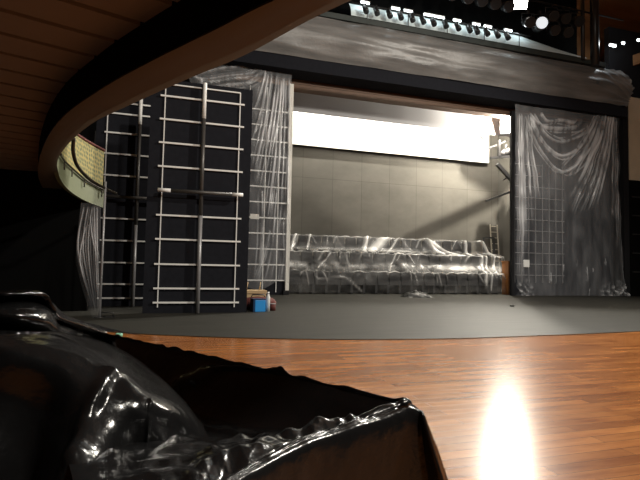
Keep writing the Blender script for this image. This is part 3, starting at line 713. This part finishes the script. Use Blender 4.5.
# ------------------------------------------------------------------ black polythene in the foreground
def catmull(P, n):
    """P (m, k, 3) control rows -> n samples along axis 0"""
    m = P.shape[0]; t = np.linspace(0, m-1, n); i = np.minimum(t.astype(int), m-2); fr = (t-i)[:, None, None]
    g = lambda j: P[np.clip(j, 0, m-1)]
    a, b, c, d = g(i-1), g(i), g(i+1), g(i+2)
    return .5*((2*b)+(-a+c)*fr+(2*a-5*b+4*c-d)*fr**2+(-a+3*b-3*c+d)*fr**3)
def sheet(name, label, rows, nu, nv, wr, creases=(), seed=0):
    nu, nv = int(nu*1.5), int(nv*1.5)
    P = np.array(rows, float); P = catmull(P, nv); P = np.swapaxes(catmull(np.swapaxes(P, 0, 1), nu), 0, 1)
    du = np.gradient(P, axis=1); dv = np.gradient(P, axis=0); Nn = np.cross(du, dv); Nn /= np.linalg.norm(Nn, axis=-1, keepdims=True)+1e-9
    if Nn[..., 2].mean() < 0: Nn = -Nn
    X, Y, Z = P[..., 0], P[..., 1], P[..., 2]
    rs = np.random.default_rng(seed+2); kk = np.zeros_like(X); wob = noise2(X, Y, Z, 5, seed+15)
    for q in range(7):                       # flat facets between sharp folds
        d3 = rs.normal(size=3); d3 /= np.linalg.norm(d3); fq = rs.uniform(5, 24)
        kk += (np.abs(((X*d3[0]+Y*d3[1]+Z*d3[2])*fq + .55*wob + rs.uniform()) % 1 - .5)-.25)*9/fq
    a = noise2(X, Y, Z, 2.2, seed); b = noise2(X, Y, Z, 6, seed+4); c = noise2(X, Y, Z, 15, seed+8)
    D = wr*(.9*(1-2*np.abs(a)) + .5*(1-2*np.abs(b)) + .22*c) + .0010*kk
    V, U = np.meshgrid(np.linspace(0, 1, nv), np.linspace(0, 1, nu), indexing='ij')
    for poly, w, st, crk in creases:
        d, tt = seg_dist(U, V, poly); e = np.exp(-(d/w)**2); D += st*e*(.8+.5*c) + crk*.75*np.exp(-(d/(w*1.7))**2)*kk*(.6+.5*np.clip(b+.3, 0, 1))
    P = P + Nn*D[..., None]; P[..., 2] = np.maximum(P[..., 2], .003)
    c0 = P.reshape(-1, 3).mean(0); c0[2] = 0
    o = grid_obj(name, P-c0, M_poly); o.location = c0; return tag(o, label, 'plastic sheet', 'black plastic sheets in the foreground')
G3 = lambda px, py, z: tuple(gr(px, py, z))
ZR = .75
rear = [G3(x, y, ZR) for x, y in ((30, 312), (70, 326), (120, 338), (200, 355.5), (265, 371), (330, 386), (388, 399.5), (411, 404))]
front = [G3(95, 560, ZR), G3(125, 545, ZR), G3(165, 520, ZR), G3(215, 488, ZR), G3(262, 460, ZR), G3(318, 434, ZR), G3(385, 413, ZR), G3(413, 406.5, ZR)]
rows = []
cap = Vector((.22, .02, 0))
def row(fn, cap1, cap2): return [fn(i) for i in range(8)] + [cap1, cap2]
A = Vector(rear[7]); Bf = Vector(front[7])
def off(p, dx, dy, z): return (p[0]+dx, p[1]+dy, z)
rows.append(row(lambda i: off(rear[i], .10, .12, .01), off(A, .28, .28, .01), off(A, .30, .20, .005)))
rows.append(row(lambda i: off(rear[i], .06, .07, .35), off(A, .16, .14, .35), off(A, .27, .14, .01)))
rows.append(row(lambda i: off(rear[i], .012, .015, ZR-.05), off(A, .05, .04, ZR-.10), off(A, .27, .10, .01)))
rows.append(row(lambda i: rear[i], off(A, .075, .01, ZR-.14), off(A, .27, .06, .01)))
rows.append(row(lambda i: off(rear[i], -.02, -.03, ZR-.03), off(A, .075, 0, ZR-.14), off(A, .27, .04, .01)))
dep = [.20, .22, .22, .20, .17, .12, .03, .0]
for tt, dk in ((.25, .9), (.45, .85), (.72, .25), (.9, .05)):
    rows.append(row(lambda i: tuple(Vector(rear[i])*(1-tt)+Vector(front[i])*tt-Vector((0, 0, dep[i]*dk))), off(A, .075, -.01, ZR-.14), off(A, .27, .0, .01)))
rows.append(row(lambda i: tuple(Vector(front[i])+Vector((-.01, .02, -.015))), off(Bf, .075, -.02, ZR-.14), off(Bf, .27, -.04, .01)))
rows.append(row(lambda i: front[i], off(Bf, .075, -.03, ZR-.14), off(Bf, .26, -.08, .01)))
rows.append(row(lambda i: off(front[i], .005, -.03, ZR-.06), off(Bf, .035, -.06, ZR-.10), off(Bf, .24, -.12, .01)))
rows.append(row(lambda i: off(front[i], .01, -.06, .35), off(Bf, .10, -.12, .35), off(Bf, .20, -.18, .01)))
rows.append(row(lambda i: off(front[i], .01, -.09, .01), off(Bf, .12, -.2, .01), off(Bf, .14, -.24, .005)))
sheet('black_plastic_sheet', 'black plastic sheet stretched over a low rail, its corner out on the boards', rows, 220, 170, .0025,
[([(.34, .60), (.48, .58), (.62, .57), (.72, .60)], .03, .016, .012), ([(.20, .42), (.34, .33), (.47, .24)], .008, .024, .004), ([(.42, .46), (.55, .48), (.7, .5)], .016, .016, .010), ([(0, .24), (.4, .24), (.77, .24)], .010, .012, .010), ([(0, .77), (.4, .77), (.77, .77)], .010, .002, .006), ([(.20, .66), (.45, .64), (.74, .69)], .05, .0, .020), ([(.15, .52), (.4, .54), (.6, .57)], .05, .004, .016)])
# near mound over a seat back
def rowz(*a): return [G3(*q) for q in a]
rows = [
  rowz((-160, 318, .70), (-60, 322, .70), (20, 328, .70), (75, 333, .66), (118, 345, .62), (150, 362, .58), (176, 385, .52), (190, 400, .46)),
  rowz((-160, 328, .92), (-60, 330, .94), (10, 333, .95), (60, 335, .93), (108, 356, .86), (140, 380, .80), (176, 400, .70), (205, 430, .56)),
  rowz((-160, 335, .97), (-60, 335, .98), (5, 335, .98), (58, 338, .96), (114, 370, .88), (148, 392, .82), (184, 412, .73), (209, 450, .56)),
  rowz((-170, 352, .96), (-70, 350, .96), (0, 352, .955), (55, 360, .93), (105, 390, .85), (144, 412, .79), (178, 436, .69), (204, 470, .52)),
  rowz((-200, 400, .84), (-90, 400, .84), (-10, 402, .83), (45, 415, .79), (92, 435, .77), (136, 455, .68), (170, 478, .61), (196, 505, .46)),
  rowz((-240, 480, .66), (-120, 485, .66), (-30, 490, .65), (30, 500, .60), (76, 520, .66), (120, 535, .49), (160, 552, .46), (188, 570, .36)),
  rowz((-300, 640, .35), (-160, 650, .35), (-60, 660, .34), (10, 670, .31), (60, 680, .36), (110, 690, .26), (150, 700, .22), (180, 710, .18)),
  rowz((-300, 900, .02), (-160, 920, .02), (-60, 940, .02), (10, 950, .02), (60, 960, .02), (110, 960, .02), (150, 960, .02), (180, 960, .02)),
]
sheet('black_plastic_sheet', 'near mound of creased black plastic peaking at the lower left', rows, 190, 170, .004,
      [([(.565, .33), (.555, .45), (.54, .62), (.52, .8)], .020, .020, .010), ([(.62, .31), (.74, .34), (.86, .38), (.97, .44)], .05, .004, .012), ([(.72, .36), (.74, .5), (.76, .75)], .006, .008, .004), ([(.80, .42), (.84, .6), (.9, .75)], .03, .004, .010), ([(.05, .3), (.3, .42), (.5, .36)], .02, .006, .003)], 20)
rows = [
  rowz((-150, 300, .60), (-60, 300, .60), (10, 300, .60), (45, 302, .60), (70, 318, .50), (110, 330, .40), (150, 338, .3)),
  rowz((-150, 290, 1.0), (-60, 292, 1.02), (0, 294, 1.03), (42, 295, 1.02), (58, 315, .92), (88, 325, .82), (112, 333, .74)),
  rowz((-150, 298, 1.02), (-60, 299, 1.03), (0, 300, 1.03), (46, 302, 1.0), (58, 320, .90), (85, 331, .80), (108, 338, .72)),
  rowz((-150, 315, .98), (-60, 317, .98), (0, 319, .97), (44, 322, .94), (62, 333, .85), (82, 341, .75), (104, 348, .66)),
  rowz((-150, 345, .80), (-60, 347, .80), (0, 350, .78), (44, 352, .75), (66, 356, .68), (86, 362, .58), (105, 368, .5)),
  rowz((-150, 420, .3), (-60, 420, .3), (0, 420, .3), (44, 420, .3), (66, 420, .25), (86, 420, .22), (105, 420, .2)),
]
sheet('black_plastic_sheet', 'farther hump of black plastic at the left edge behind the near mound', rows, 120, 100, .010, [([(.62, .2), (.66, .4)], .03, .01, .010), ([(.5, .42), (.75, .5), (.95, .5)], .03, .004, .008)], 40)

# ------------------------------------------------------------------ lights
def light(kind, name, loc, energy, col=(1, 1, 1), radius=.1, aim=None, size=None, angle=None, blend=.3):
    d = bpy.data.lights.new(name, kind); d.energy = energy; d.color = col
    if kind in ('POINT', 'SPOT'): d.shadow_soft_size = radius
    if kind == 'SPOT': d.spot_size = radians(angle); d.spot_blend = blend
    if kind == 'AREA': d.size = size
    o = bpy.data.objects.new(name, d); C.objects.link(o); o.location = loc
    if aim is not None: o.rotation_euler = Vector(aim).to_track_quat('-Z', 'Y').to_euler()
    return o
warm = (1, .93, .80)
light('POINT', 'work_light_beam', lamp + Vector((-.28, -.25, -.1)), 4600, warm, .04)
light('POINT', 'far_tube_glow', at(613.5, 46.5, 18.3), 40, (.9, .97, 1), .1)
light('POINT', 'back_fill_beam', back_fill + Vector((-.2, .4, -.05)), 800, warm, .08)  # beam of the added back light
light('SPOT', 'floodlight_beam', fl_loc + Vector((-.3, -.5, -.2)), 11000, (1, .95, .86), .2, aim=(-.45, -.82, -.36), angle=105, blend=.4)
# unseen fill spots, added to brighten the boards, flats and black plastic
light('SPOT', 'fill_spot_right', (16, 4, 11.0), 7500, (1, .93, .82), .3, aim=(-.55, .45, -.65), angle=130, blend=.6)
light('SPOT', 'fill_spot_left', (6, -3, 11.0), 4000, (1, .93, .82), .3, aim=(.1, .6, -.7), angle=130, blend=.6)
for x in (7.4, 9, 10.6, 12.2, 13.8, 15.4): light('POINT', 'gallery_glow', (x, 18.44, ZC+1.12), 11, (.84, .97, 1), .08)
d = bpy.data.lights.new('cloth_fill', 'AREA'); d.shape = 'RECTANGLE'; d.size = 12; d.size_y = .12; d.energy = 900; d.color = (1, .95, .85)  # added area light without a fixture, whitens the back cloth
o = bpy.data.objects.new('cloth_fill', d); C.objects.link(o); o.location = (10.2, 22.5, z0c+2.3); o.rotation_euler = Vector((0, .8, -.6)).to_track_quat('-Z', 'Y').to_euler()
W_ = bpy.data.worlds.new('world'); S.world = W_; W_.use_nodes = True
W_.node_tree.nodes['Background'].inputs['Color'].default_value = (1, .9, .78, 1); W_.node_tree.nodes['Background'].inputs['Strength'].default_value = .006
S.view_settings.view_transform = 'Standard'; S.view_settings.look = 'None'; S.view_settings.gamma = 1; S.view_settings.use_curve_mapping = False
S.view_settings.exposure = 0.0
S.cycles.use_denoising = True
S.cycles.max_bounces = 10; S.cycles.transparent_max_bounces = 16; S.cycles.sample_clamp_indirect = 8
